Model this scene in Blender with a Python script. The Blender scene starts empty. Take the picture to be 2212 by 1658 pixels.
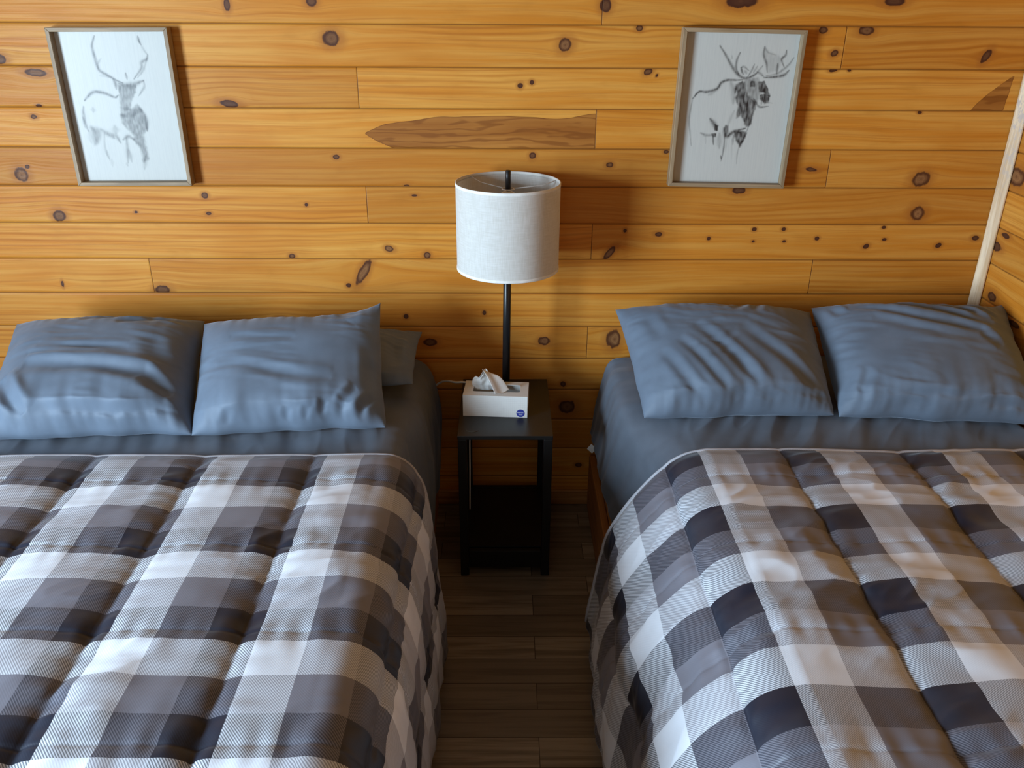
import bpy, bmesh, math, random
import numpy as np
from mathutils import Matrix, Vector

random.seed(4)
sc = bpy.context.scene
col = sc.collection
PI = math.pi

# ------------------------------------------------------------------ camera
W_PX, H_PX = 2212, 1658
FPX = 1840.0
PITCH, ROLL, YAW = math.radians(25.2), math.radians(.32), math.radians(.58)
EYE = np.array([0.0, -2.9155, 1.9])
cp, sp = math.cos(PITCH), math.sin(PITCH)
FWD = np.array([math.sin(YAW) * cp, math.cos(YAW) * cp, -sp])
_r = np.array([math.cos(YAW), -math.sin(YAW), 0.0])
_u = np.cross(_r, FWD)
RGT = math.cos(ROLL) * _r + math.sin(ROLL) * _u
UPV = -math.sin(ROLL) * _r + math.cos(ROLL) * _u


def at(px, py, axis, v):
    """the point of the plane axis = v seen at a photo pixel (used to read measurements off the photo)"""
    d = RGT * (px - W_PX / 2) / FPX - UPV * (py - H_PX / 2) / FPX + FWD
    return EYE + d * ((v - EYE[axis]) / d[axis])


cam = bpy.data.cameras.new('camera')
cam.sensor_width = 36.0
cam.lens = FPX / W_PX * 36.0
cam.clip_start = 0.05
camo = bpy.data.objects.new('camera', cam)
col.objects.link(camo)
b = -FWD
camo.matrix_world = Matrix(((RGT[0], UPV[0], b[0], EYE[0]), (RGT[1], UPV[1], b[1], EYE[1]), (RGT[2], UPV[2], b[2], EYE[2]), (0, 0, 0, 1)))
sc.camera = camo

# ------------------------------------------------------------------ helpers
def tag(o, label=None, cat=None, group=None, kind=None):
    if label: o['label'] = label
    if cat: o['category'] = cat
    if group: o['group'] = group
    if kind: o['kind'] = kind
    return o


def empty(name, loc, label, cat, group=None):
    o = bpy.data.objects.new(name, None)
    o.empty_display_size = .05
    o.location = loc
    col.objects.link(o)
    return tag(o, label, cat, group)


def link(name, me, m, parent=None, smooth=True):
    o = bpy.data.objects.new(name, me)
    col.objects.link(o)
    if m is not None:
        me.materials.append(m)
    if smooth:
        me.polygons.foreach_set('use_smooth', np.ones(len(me.polygons), bool))
    if parent is not None:
        o.parent = parent
        o.matrix_parent_inverse = Matrix.Translation(-Vector(parent.location))
    return o


def obj(name, bm, m, parent=None, smooth=False, bevel=0, seg=2):
    me = bpy.data.meshes.new(name)
    bm.normal_update()
    bm.to_mesh(me)
    bm.free()
    o = link(name, me, m, parent, smooth)
    if bevel:
        md = o.modifiers.new('bevel', 'BEVEL')
        md.width = bevel
        md.segments = seg
        md.limit_method = 'ANGLE'
        md.angle_limit = .6
    return o


def box(bm, x0, x1, y0, y1, z0, z1):
    r = bmesh.ops.create_cube(bm, size=1.0)
    for v in r['verts']:
        v.co = Vector(((x0 + x1) / 2 + v.co.x * (x1 - x0), (y0 + y1) / 2 + v.co.y * (y1 - y0), (z0 + z1) / 2 + v.co.z * (z1 - z0)))
    return r['verts']


def boxo(name, dims, m, parent=None, bevel=.002, seg=2):
    bm = bmesh.new()
    box(bm, *dims)
    return obj(name, bm, m, parent, False, bevel, seg)


def lathe(bm, prof, n=64, c=(0, 0)):
    """closed ring profile [(r, z)...] turned about the z axis; open ends on r=0 are capped"""
    rings = []
    for r, z in prof:
        if r < 1e-6:
            rings.append([bm.verts.new((c[0], c[1], z))])
        else:
            rings.append([bm.verts.new((c[0] + r * math.cos(2 * PI * k / n), c[1] + r * math.sin(2 * PI * k / n), z)) for k in range(n)])
    for a, b2 in zip(rings[:-1], rings[1:]):
        for k in range(n):
            k2 = (k + 1) % n
            f = [a[k % len(a)], a[k2 % len(a)], b2[k2 % len(b2)], b2[k % len(b2)]]
            f = list(dict.fromkeys(f))
            if len(f) > 2:
                bm.faces.new(f)
    return rings


def catmull(pts, n=12):
    P = [np.array(p, float) for p in pts]
    P = [2 * P[0] - P[1]] + P + [2 * P[-1] - P[-2]]
    out = []
    for i in range(1, len(P) - 2):
        for k in range(n):
            t = k / n
            out.append(.5 * ((2 * P[i]) + (-P[i - 1] + P[i + 1]) * t + (2 * P[i - 1] - 5 * P[i] + 4 * P[i + 1] - P[i + 2]) * t * t + (-P[i - 1] + 3 * P[i] - 3 * P[i + 1] + P[i + 2]) * t ** 3))
    out.append(P[-2])
    return np.array(out)


def tube(bm, pts, r, n=10):
    pts = [Vector(p) for p in pts]
    up = Vector((0, 0, 1))
    rings = []
    nrm = None
    for i, p in enumerate(pts):
        t = (pts[min(i + 1, len(pts) - 1)] - pts[max(i - 1, 0)]).normalized()
        if nrm is None:
            nrm = t.cross(up if abs(t.z) < .9 else Vector((1, 0, 0))).normalized()
        nrm = (nrm - t * nrm.dot(t)).normalized()
        bi = t.cross(nrm)
        rr = r[i] if hasattr(r, '__len__') else r
        rings.append([bm.verts.new(p + (nrm * math.cos(2 * PI * k / n) + bi * math.sin(2 * PI * k / n)) * rr) for k in range(n)])
    for a, b2 in zip(rings[:-1], rings[1:]):
        for k in range(n):
            bm.faces.new((a[k], a[(k + 1) % n], b2[(k + 1) % n], b2[k]))
    bm.faces.new(rings[0][::-1])
    bm.faces.new(rings[-1])


def grid_mesh(name, P, attrs=None, flip=False, uv=None):
    """P: (ny, nx, 3) array of points -> one quad grid"""
    ny, nx = P.shape[:2]
    me = bpy.data.meshes.new(name)
    me.vertices.add(ny * nx)
    me.vertices.foreach_set('co', P.reshape(-1).astype(np.float32))
    i = np.arange((ny - 1) * (nx - 1))
    r, c = i // (nx - 1), i % (nx - 1)
    a = r * nx + c
    q = np.stack([a, a + 1, a + nx + 1, a + nx], 1)
    if flip:
        q = q[:, ::-1]
    me.loops.add(q.size)
    me.loops.foreach_set('vertex_index', q.reshape(-1).astype(np.int32))
    me.polygons.add(len(q))
    me.polygons.foreach_set('loop_start', (np.arange(len(q)) * 4).astype(np.int32))
    add_attrs(me, attrs)
    me.update()
    me.validate()
    return me


def add_attrs(me, attrs):
    for k, v in (attrs or {}).items():
        v = np.asarray(v, np.float32)
        n = len(me.vertices)
        if v.size == n:
            at_ = me.attributes.new(k, 'FLOAT', 'POINT')
            at_.data.foreach_set('value', v.reshape(-1))
        else:
            at_ = me.attributes.new(k, 'FLOAT_VECTOR', 'POINT')
            at_.data.foreach_set('vector', v.reshape(-1))


# numpy gradient noise -------------------------------------------------------
_rng = np.random.RandomState(11)
_perm = np.tile(_rng.permutation(256), 3)
_ang = _rng.rand(256) * 2 * PI
_gx, _gy = np.cos(_ang), np.sin(_ang)


def noise(x, y, seed=0):
    x = np.asarray(x, float) + seed * 17.31
    y = np.asarray(y, float) + seed * 9.77
    xi, yi = np.floor(x).astype(int), np.floor(y).astype(int)
    xf, yf = x - xi, y - yi
    def g(dx, dy):
        h = _perm[_perm[(xi + dx) & 255] + ((yi + dy) & 255)]
        return _gx[h] * (xf - dx) + _gy[h] * (yf - dy)
    u = xf ** 3 * (xf * (xf * 6 - 15) + 10)
    v = yf ** 3 * (yf * (yf * 6 - 15) + 10)
    a = g(0, 0) * (1 - u) + g(1, 0) * u
    c = g(0, 1) * (1 - u) + g(1, 1) * u
    return (a * (1 - v) + c * v) * 1.5


def fbm(x, y, seed=0, o=3):
    s, a, f = 0, 1., 1.
    for k in range(o):
        s = s + a * noise(x * f, y * f, seed + k * 3)
        a *= .5
        f *= 2.03
    return s


def ridge(x, y, seed=0):
    return 1 - 2 * np.abs(noise(x, y, seed))


def smooth(a, b2, x):
    t = np.clip((x - a) / (b2 - a), 0, 1)
    return t * t * (3 - 2 * t)


def seg_dist(X, Y, pts):
    """distance to a polyline, and the position 0..1 along it of the nearest point, and signed side"""
    best = np.full(X.shape, 1e9)
    tt = np.zeros(X.shape)
    sg = np.zeros(X.shape)
    n = len(pts) - 1
    for i in range(n):
        ax, ay = pts[i][:2]
        bx, by = pts[i + 1][:2]
        dx, dy = bx - ax, by - ay
        L2 = dx * dx + dy * dy + 1e-12
        t = np.clip(((X - ax) * dx + (Y - ay) * dy) / L2, 0, 1)
        ex, ey = X - ax - t * dx, Y - ay - t * dy
        d = np.hypot(ex, ey)
        m = d < best
        best = np.where(m, d, best)
        tt = np.where(m, (i + t) / n, tt)
        sg = np.where(m, np.sign(dx * ey - dy * ex), sg)
    return best, tt, sg


# ------------------------------------------------------------------ node helpers
class NT:
    def __init__(s, name):
        s.m = bpy.data.materials.new(name)
        s.m.use_nodes = True
        s.t = s.m.node_tree
        s.b = s.t.nodes['Principled BSDF']
    def n(s, typ, **kw):
        nd = s.t.nodes.new('ShaderNode' + typ)
        for k, v in kw.items():
            setattr(nd, k, v)
        return nd
    def l(s, a, b2):
        s.t.links.new(a, b2)
    def put(s, sock, v):
        if isinstance(v, bpy.types.NodeSocket):
            s.l(v, sock)
        elif v is not None:
            if hasattr(sock.default_value, '__len__') and not hasattr(v, '__len__'):
                v = (v,) * len(sock.default_value)
            if hasattr(v, '__len__') and hasattr(sock.default_value, '__len__') and len(sock.default_value) == 4 and len(v) == 3:
                v = tuple(v) + (1,)
            sock.default_value = v
    def math(s, op, a, b2=None, c=None, clamp=False):
        nd = s.n('Math', operation=op, use_clamp=clamp)
        for k, v in enumerate((a, b2, c)):
            if v is not None:
                s.put(nd.inputs[k], v)
        return nd.outputs[0]
    def mix(s, f, a, b2, blend='MIX'):
        nd = s.n('Mix', data_type='RGBA', blend_type=blend)
        s.put(nd.inputs[0], f)
        s.put(nd.inputs[6], a)
        s.put(nd.inputs[7], b2)
        return nd.outputs[2]
    def step(s, v, a, b2, lo=0., hi=1.):
        nd = s.n('MapRange', interpolation_type='SMOOTHSTEP')
        s.put(nd.inputs[0], v)
        nd.inputs[1].default_value, nd.inputs[2].default_value = a, b2
        nd.inputs[3].default_value, nd.inputs[4].default_value = lo, hi
        return nd.outputs[0]
    def attr(s, name, out='Fac'):
        return s.n('Attribute', attribute_name=name).outputs[out]
    def noise(s, vec, scale=5, detail=2, rough=.5, dist=0.):
        nd = s.n('TexNoise')
        if vec is not None:
            s.l(vec, nd.inputs['Vector'])
        nd.inputs['Scale'].default_value = scale
        nd.inputs['Detail'].default_value = detail
        nd.inputs['Roughness'].default_value = rough
        nd.inputs['Distortion'].default_value = dist
        return nd.outputs['Fac']
    def vmul(s, vec, v):
        nd = s.n('VectorMath', operation='MULTIPLY')
        s.l(vec, nd.inputs[0])
        nd.inputs[1].default_value = v
        return nd.outputs[0]
    def ramp(s, f, stops, interp='LINEAR'):
        nd = s.n('ValToRGB')
        cr = nd.color_ramp
        cr.interpolation = interp
        while len(cr.elements) < len(stops):
            cr.elements.new(.5)
        for e, (p, c) in zip(cr.elements, stops):
            e.position = p
            e.color = tuple(c) + (1,)
        s.l(f, nd.inputs[0])
        return nd.outputs[0]
    def bump(s, h, strength=.3, dist=.002):
        nd = s.n('Bump')
        nd.inputs['Strength'].default_value = strength
        nd.inputs['Distance'].default_value = dist
        s.l(h, nd.inputs['Height'])
        s.l(nd.outputs[0], s.b.inputs['Normal'])
        return nd
    def coord(s, kind='Object'):
        return s.n('TexCoord').outputs[kind]
    def set(s, **kw):
        for k, v in kw.items():
            s.put(s.b.inputs[k.replace('_', ' ')], v)
        return s.m


def plain(name, c, rough=.5, spec=.5, metal=0., bumpy=0, bscale=300):
    t = NT(name)
    co = t.coord()
    n = t.noise(co, 35, 3)
    t.set(Base_Color=t.mix(t.step(n, .3, .7), tuple(x * .92 for x in c), tuple(min(1, x * 1.06) for x in c)), Roughness=rough, Metallic=metal)
    t.b.inputs['Specular IOR Level'].default_value = spec
    if bumpy:
        t.bump(t.noise(co, bscale, 2), bumpy, .001)
    return t.m


def pine(name, light=(.63, .226, .022), deep=(.35, .088, .007), pale=(.72, .335, .060), rough=.5):
    """varnished knotty pine: grain, knots and heartwood come from per-vertex fields of the boards"""
    t = NT(name)
    g = t.attr('grain', 'Vector')
    sep = t.n('SeparateXYZ')
    t.l(g, sep.inputs[0])
    low = t.noise(t.vmul(g, (.9, 11., 1.)), 1.0, 2, .5)
    # growth rings seen as lines along the board
    ph = t.math('ADD', t.math('MULTIPLY', sep.outputs[1], 330.), t.math('MULTIPLY', low, 20.))
    ring = t.math('MULTIPLY_ADD', t.math('SINE', ph), .5, .5)
    ring = t.math('POWER', ring, 2.6)
    fine = t.noise(t.vmul(g, (2.6, 260., 1.)), 1.0, 3, .65)
    mid = t.noise(t.vmul(g, (1.3, 40., 1.)), 1.0, 3, .6)
    blotch = t.noise(t.vmul(g, (2.2, 7., 1.)), 1.0, 2, .5)
    mott = t.noise(t.vmul(g, (9., 22., 1.)), 1.0, 3, .55)
    c = t.mix(t.step(mid, .30, .70), light, pale)
    c = t.mix(t.step(blotch, .48, .75, 0, .55), c, (.56, .185, .014))
    c = t.mix(t.math('MULTIPLY', ring, t.step(low, .40, .72, .05, .50)), c, deep)
    c = t.mix(t.step(fine, .46, .8, 0, .40), c, deep)
    c = t.mix(t.step(mott, .52, .8, 0, .30), c, tuple(x * .72 for x in light))
    heart = t.attr('heart')
    hw = t.mix(t.step(mid, .3, .7), (.34, .118, .018), (.50, .205, .040))
    hw = t.mix(t.math('MULTIPLY', t.step(blotch, .3, .6), .4), hw, (.24, .07, .010))
    hw = t.mix(t.math('MULTIPLY', t.step(heart, .62, .98, 1, 0), .6), hw, (.15, .045, .008))
    fig = t.math('SINE', t.math('ADD', t.math('MULTIPLY', sep.outputs[1], 210.), t.math('MULTIPLY', t.noise(t.vmul(g, (2.6, 14., 1.)), 1.0, 3, .55), 34.)))
    hw = t.mix(t.step(fig, .2, 1., 0, .6), hw, (.19, .055, .008))
    c = t.mix(t.step(heart, .45, .6), c, hw)
    tint = t.attr('tint')
    c = t.mix(t.math('MULTIPLY', tint, 1.0), c, (.30, .085, .006))
    # knots
    kd = t.attr('knot')
    kt = t.attr('knottype')
    kn = t.math('MULTIPLY_ADD', t.math('SUBTRACT', t.noise(t.vmul(g, (60, 60, 1)), 1, 2), .5), .7, kd)
    halo = t.step(kn, 2.5, 1.0)
    c = t.mix(t.math('MULTIPLY', halo, .62), c, (.36, .115, .018))
    core = t.step(kn, 1.18, .92)
    rg = t.math('MULTIPLY_ADD', t.math('SINE', t.math('MULTIPLY', kn, 26.)), .5, .5)
    eye = t.mix(t.math('MULTIPLY', rg, .5), (.30, .140, .055), (.17, .068, .028))
    inner = t.mix(t.math('MULTIPLY', t.step(kn, .86, .42), t.math('MULTIPLY_ADD', kt, .9, .08, clamp=True)), (.050, .014, .009), eye)
    inner = t.mix(t.math('MULTIPLY', t.step(kn, .28, .08), .7), inner, (.10, .035, .016))
    c = t.mix(t.math('MULTIPLY', core, t.math('MULTIPLY_ADD', kt, -.10, .96)), c, inner)
    jn = t.attr('joint')
    c = t.mix(t.step(jn, .0021, .0004, 0, .8), c, (.075, .022, .005))
    c = t.mix(t.step(t.attr('groove'), .3, .9, 0, .65), c, (.12, .04, .008))
    t.set(Base_Color=c, Roughness=t.step(fine, .3, .8, rough - .05, rough + .12))
    t.b.inputs['Specular IOR Level'].default_value = .22
    t.bump(t.math('ADD', t.math('MULTIPLY', ring, .5), fine), .12, .0008)
    return t.m


M_PINE = pine('knotty_pine')

# ------------------------------------------------------------------ board walls
ROW0, ROWP = .2493, .1276          # first groove above the floor, board pitch


def fields(X, Z, row, knots, joints, seed, hearts=(), tints=None):
    """grain / knot / joint / tint fields of a boarded wall, vertex by vertex"""
    nrow = int(row.max()) + 1
    bid = row.astype(int) * 16
    jd = np.full(X.shape, 1.0)
    for r, xs in joints.items():
        m = row == r
        for xj in xs:
            bid = bid + np.where(m & (X > xj), 1, 0)
            jd = np.where(m, np.minimum(jd, np.abs(X - xj)), jd)
    rnd = np.random.RandomState(seed).rand(nrow * 16 + 64, 4)
    R = rnd[bid]
    ztop = ROW0 + (row) * ROWP
    kd = np.full(X.shape, 6.0)
    kt = np.zeros(X.shape)
    gz = Z.copy()
    for kx, kz, rx, rz, ang, typ in knots:
        kr = math.floor((kz - ROW0) / ROWP) + 1
        m = row == kr
        ca, sa = math.cos(ang), math.sin(ang)
        dx, dz = X - kx, Z - kz
        a_, b_ = dx * ca + dz * sa, -dx * sa + dz * ca
        d = np.hypot(a_ / rx, b_ / rz)
        upd = m & (d < kd)
        kt = np.where(upd, typ, kt)
        kd = np.where(m, np.minimum(kd, d), kd)
        rr = max(rx, rz)
        d2 = (dx / 2.2) ** 2 + dz ** 2
        gz = gz - np.where(m, dz * rr * rr * 1.2 / (d2 + rr * rr * .9), 0)
    ht = np.zeros(X.shape)
    for hf in hearts:
        ht = np.maximum(ht, hf(X, Z, row))
    warp = (noise(X * 1.1, row * 3.7 + Z * 2.0, seed) * .013 + noise(X * 3.1, Z * 9, seed + 5) * .004) * (.25 + 1.3 * R[..., 0])
    grain = np.stack([X + R[..., 1] * 40, gz - ztop + warp + R[..., 2] * 9, R[..., 3] * 30], -1)
    tint = np.clip((R[..., 0] - .30) * .62, 0, .42) * .9
    for (r_, k_), tv in (tints or {}).items():
        tint = np.where(bid == r_ * 16 + k_, tv, tint)
    return dict(grain=grain, knot=kd, knottype=kt, joint=jd, tint=tint, heart=ht)


def zlines(z0, z1, res):
    zs, rows, grv = [], [], []
    k0 = -2
    for k in range(k0, 30):
        a, b2 = ROW0 + (k - 1) * ROWP, ROW0 + k * ROWP
        if k == k0:
            a = 0.0
        if b2 <= z0 or a >= z1:
            continue
        n = max(3, int((b2 - a) / res))
        prof = [(.0005, 1.), (.0022, .55), (.0045, .12)]
        inner = list(np.linspace(a + .0075, b2 - .0075, n))
        for dz, g in prof:
            zs.append(a + dz); rows.append(k); grv.append(g)
        for z in inner:
            zs.append(z); rows.append(k); grv.append(0.)
        for dz, g in prof[::-1]:
            zs.append(b2 - dz); rows.append(k); grv.append(g)
    zs, rows, grv = map(np.array, (zs, rows, grv))
    m = (zs >= z0) & (zs <= z1)
    return zs[m], rows[m], grv[m]


def board_wall(name, to_world, x0, x1, fine0, fine1, z0, z1, knots, joints, seed, hearts=(), res=.005, zres=.0045, flip=False, mat=M_PINE, tints=None):
    xs = list(np.arange(fine0, fine1, res)) + [fine1]
    if x0 < fine0:
        xs += list(np.linspace(x0, fine0, 30)[:-1])
    if x1 > fine1:
        xs += list(np.linspace(fine1, x1, 30)[1:])
    for r in joints.values():
        for xj in r:
            xs += [xj - .0004, xj + .0004, xj - .0025, xj + .0025]
    xs = np.unique(np.round(xs, 5))
    zs, rows, grv = zlines(z0, z1, zres)
    X, Z = np.meshgrid(xs, zs)
    row = np.repeat(rows[:, None], len(xs), 1)
    G = np.repeat(grv[:, None], len(xs), 1)
    f = fields(X, Z, row, knots, joints, seed, hearts, tints)
    f['groove'] = G
    rn = np.random.RandomState(seed + 1).rand(64) * .0012
    depth = -G * .0035 - rn[row] - np.where(f['joint'] < .0006, .0012, 0)
    P = to_world(X, depth, Z)
    me = grid_mesh(name, P, f, flip)
    o = link(name, me, mat)
    tag(o, kind='structure')
    return o


# knots read off the photo: pixel x, pixel y, half sizes in pixels, tilt (deg), light centre 0..1
KN = [(0, 128, 16, 12, 0, .3), (78, 157, 27, 9, -4, .5), (490, 10, 7, 14, 0, .2), (672, 3, 14, 12, 0, .3), (716, 83, 21, 19, 0, .45),
      (495, 224, 24, 8, -8, .1), (47, 378, 17, 17, 0, .8), (59, 360, 5, 4, 0, .2), (128, 466, 15, 13, 0, .5), (442, 422, 8, 7, 0, .3),
      (451, 461, 6, 4, 0, .2), (294, 458, 4, 3, 0, 0), (662, 442, 4, 4, 0, 0), (726, 339, 7, 5, 0, .3), (83, 228, 8, 4, 0, 0), (73, 252, 7, 5, 0, .4),
      (631, 553, 8, 6, 0, .5), (1308, 12, 14, 17, 0, .2), (1221, 97, 17, 16, 30, .7), (1382, 61, 9, 8, 0, .5), (1400, 155, 11, 8, 20, .4),
      (1419, 163, 4, 3, 60, 0), (1124, 185, 6, 6, 0, 0), (1149, 178, 5, 5, 0, 0), (1150, 336, 8, 8, 0, .3), (1317, 356, 9, 7, 0, .6),
      (878, 402, 7, 4, 0, .4), (895, 422, 8, 3, 0, .1), (841, 537, 11, 7, -15, .8), (923, 551, 7, 7, 0, .6), (1317, 546, 8, 20, -38, .5),
      (1350, 498, 4, 4, 0, 0), (1422, 506, 9, 6, 0, .2), (1439, 328, 6, 4, 0, .3), (1604, 3, 40, 16, 0, 0), (1933, 3, 26, 12, 0, .1),
      (1779, 65, 11, 9, 0, .4), (1872, 66, 18, 11, 0, .5), (1803, 115, 10, 8, 25, .3), (1800, 152, 10, 4, 8, 0), (1835, 152, 4, 3, 0, 0),
      (2131, 121, 9, 18, -28, .2), (1987, 243, 5, 3, 0, 0), (1989, 387, 21, 17, 20, .75), (1982, 461, 18, 18, 0, 1.), (1597, 411, 16, 9, 0, .2),
      (1752, 366, 15, 5, -8, .2), (1630, 495, 5, 4, 0, 0), (1693, 495, 5, 4, 0, 0), (1627, 521, 4, 3, 0, 0), (1694, 521, 4, 3, 0, 0),
      (1531, 515, 4, 4, 0, 0), (1765, 515, 5, 4, 0, 0), (1871, 532, 7, 5, 25, 0), (1909, 491, 5, 3, 0, 0), (1911, 517, 5, 3, 0, 0),
      (2027, 530, 7, 5, 25, 0), (2107, 514, 9, 6, 0, .1), (351, 626, 19, 11, 0, .35), (135, 613, 3, 7, 0, .2), (606, 690, 12, 7, 0, .4),
      (785, 588, 11, 34, -28, .75), (753, 616, 6, 5, 0, 0), (877, 683, 5, 5, 0, 0), (1046, 675, 4, 5, 0, .1), (929, 739, 17, 9, 0, .35),
      (1176, 736, 14, 10, 0, .6), (1326, 732, 18, 22, 0, .8), (1216, 829, 6, 6, 30, .1), (1225, 878, 20, 16, 0, .45), (1250, 1004, 9, 5, 0, .2)]


def knot_list(src, axis, v, cu):
    out = []
    for px, py, rx, ry, an, ty in src:
        p = at(px, py, axis, v)
        q = at(px + 1, py, axis, v)
        s_ = np.linalg.norm((at(px + .5, py, 1, 0.0) - at(px - .5, py, 1, 0.0)))
        s2 = np.linalg.norm((at(px, py + .5, 1, 0.0) - at(px, py - .5, 1, 0.0)))
        k_ = .84 if rx > 7 else .95
        out.append((p[cu], p[2], rx * s_ * k_, ry * s2 * k_, math.radians(an), ty))
    return out


def J(*pts):
    return [float(at(px, py, 1, 0)[0]) for px, py in pts]


JOINTS = {13: J((1301, 25)), 12: J((1823, 105)), 11: J((773, 190)), 10: J((1287, 280)), 9: J((1789, 368)), 8: J((793, 445)), 7: J((1278, 525)),
          6: J((328, 598), (1750, 602)), 4: J((1268, 742)), 14: J((500, -60)), 15: J((1100, -150)), 5: [-2.0], 3: [-.9], 2: [.9], 1: [-.3]}


def heart_long(X, Z, row):
    # long dark heartwood tongue in the board below the lamp's top left, ending at the joint
    pts_t = [(788, 285), (830, 270), (900, 257), (1000, 249), (1090, 250), (1180, 256), (1287, 248)]
    pts_b = [(788, 287), (815, 303), (850, 318), (960, 321), (1287, 321)]
    T = np.array([at(a, c, 1, 0)[[0, 2]] for a, c in pts_t])
    B = np.array([at(a, c, 1, 0)[[0, 2]] for a, c in pts_b])
    zt = np.interp(X, T[:, 0], T[:, 1]) + noise(X * 9, Z * 3, 4) * .006
    zb = np.interp(X, B[:, 0], B[:, 1])
    inside = np.minimum(smooth(-.004, .004, zt - Z), smooth(-.004, .004, Z - zb + .004))
    return inside * (X > T[0, 0]) * (X < T[-1, 0] + .0003) * (row == 10)


def heart_fin(X, Z, row):
    # dark fin-shaped heart knot at the right end of a board
    a, b2, c = (at(2095, 243, 1, 0)[[0, 2]], at(2192, 163, 1, 0)[[0, 2]], at(2165, 243, 1, 0)[[0, 2]])
    t = np.clip((Z - a[1]) / (b2[1] - a[1]), 0, 1)
    xl = a[0] + (b2[0] - a[0]) * (t ** 1.35)
    xr = c[0] + (b2[0] - c[0]) * (t ** .8)
    return np.minimum(smooth(-.005, .003, X - xl), smooth(-.003, .003, xr - X)) * (Z < b2[1]) * (row == 11) * 1.0


wall_kn = knot_list(KN, 1, 0.0, 0)
WX0, WX1, WZ = -3.0, 1.712, 2.5
board_wall('wall_back', lambda X, d, Z: np.stack([X, -d * -1 * -1 + 0 * X, Z], -1), WX0, WX1, -1.95, WX1, 0.0, WZ, wall_kn, JOINTS, 7, (heart_long, heart_fin),
           tints={(14, 0): .1, (14, 1): .12, (13, 0): .10, (13, 1): .20, (12, 0): .10, (12, 1): .30, (11, 0): .26, (11, 1): .02, (10, 0): .0, (10, 1): .06, (9, 0): .42, (9, 1): .22, (8, 0): .08, (8, 1): .36,
                  (7, 0): .0, (7, 1): .14, (6, 0): .03, (6, 1): .20, (6, 2): .36, (5, 1): .14, (5, 0): .1, (4, 0): .20, (4, 1): .16, (3, 0): .3, (3, 1): .28, (2, 0): .3, (2, 1): .3})

# right wall: same boards turned a quarter, only a sliver shows beside the corner strip
KR = [(2195, 382, 13, 17, 0, .9), (2172, 509, 6, 5, 0, 0), (2152, 532, 8, 9, 0, .1), (2142, 641, 6, 9, 0, .3), (2190, 700, 8, 6, 0, .3)]
kr = []
for px, py, rx, ry, an, ty in KR:
    p = at(px, py, 0, WX1)
    kr.append((p[1], p[2], rx * .004, ry * .0016, 0., ty))
board_wall('wall_right', lambda X, d, Z: np.stack([WX1 - d, X, Z], -1), -5.2, 0.0, -1.2, 0.0, 0.0, WZ, kr, {10: [-.55], 12: [-.9], 8: [-.7], 6: [-.3], 7: [-1.1]}, 23, (), .006, .006)


def wall_hole(name, plane, lo, hi, hlo, hhi, flip):
    """boarded wall with a window opening; plane('x'|'y', value)"""
    ax, v = plane
    us = [lo, hlo[0], hhi[0], hi]
    zs = [0, hlo[1], hhi[1], WZ]
    bm = bmesh.new()
    V = {}
    for i, u in enumerate(us):
        for j, z in enumerate(zs):
            V[i, j] = bm.verts.new((v, u, z) if ax == 'x' else (u, v, z))
    for i in range(3):
        for j in range(3):
            if (i, j) != (1, 1):
                bm.faces.new((V[i, j], V[i + 1, j], V[i + 1, j + 1], V[i, j + 1]))
    me_o = obj(name, bm, M_PANEL)
    md = me_o.modifiers.new('thick', 'SOLIDIFY')
    md.thickness = .12
    md.offset = 1 if flip else -1
    tag(me_o, kind='structure')
    return me_o


def panel_wood():
    t = NT('pine_boards')
    co = t.coord()
    sep = t.n('SeparateXYZ')
    t.l(co, sep.inputs[0])
    rowf = t.math('FRACT', t.math('DIVIDE', sep.outputs[2], ROWP))
    n = t.noise(t.vmul(co, (2, 2, 40)), 1, 3)
    c = t.mix(t.step(n, .3, .7), (.10, .055, .025), (.15, .085, .04))
    g = t.step(t.math('ABSOLUTE', t.math('SUBTRACT', rowf, .5)), .46, .495)
    t.set(Base_Color=t.mix(g, c, (.10, .03, .008)), Roughness=.45)
    return t.m


M_PANEL = panel_wood()
YF = -5.2
WIN1 = ((-3.55, .75), (-2.15, 2.05))
WIN2 = ((-1.5, .95), (-.3, 2.05))
wall_hole('wall_left', ('x', WX0), YF, 0.0, WIN1[0], WIN1[1], False)
wall_hole('wall_front', ('y', YF), WX0, WX1, WIN2[0], WIN2[1], False)


def window(name, ax, v, lo, hi, m):
    bm = bmesh.new()
    w = .06
    def bar(u0, u1, z0, z1):
        if ax == 'x':
            box(bm, v - .13, v + .02, u0, u1, z0, z1)
        else:
            box(bm, u0, u1, v - .13, v + .02, z0, z1)
    bar(lo[0] - w, lo[0], lo[1] - w, hi[1] + w)
    bar(hi[0], hi[0] + w, lo[1] - w, hi[1] + w)
    bar(lo[0], hi[0], lo[1] - w, lo[1])
    bar(lo[0], hi[0], hi[1], hi[1] + w)
    return tag(obj(name, bm, m, None, False, .003), kind='structure')


M_TRIMW = plain('pine_trim', (.50, .27, .09), .45)
window('window_1', 'x', WX0, WIN1[0], WIN1[1], M_TRIMW)
window('window_2', 'y', YF, WIN2[0], WIN2[1], M_TRIMW)

tag(boxo('ceiling', (WX0, WX1, YF, 0, WZ, WZ + .1), M_PANEL, None, 0), kind='structure')


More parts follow.
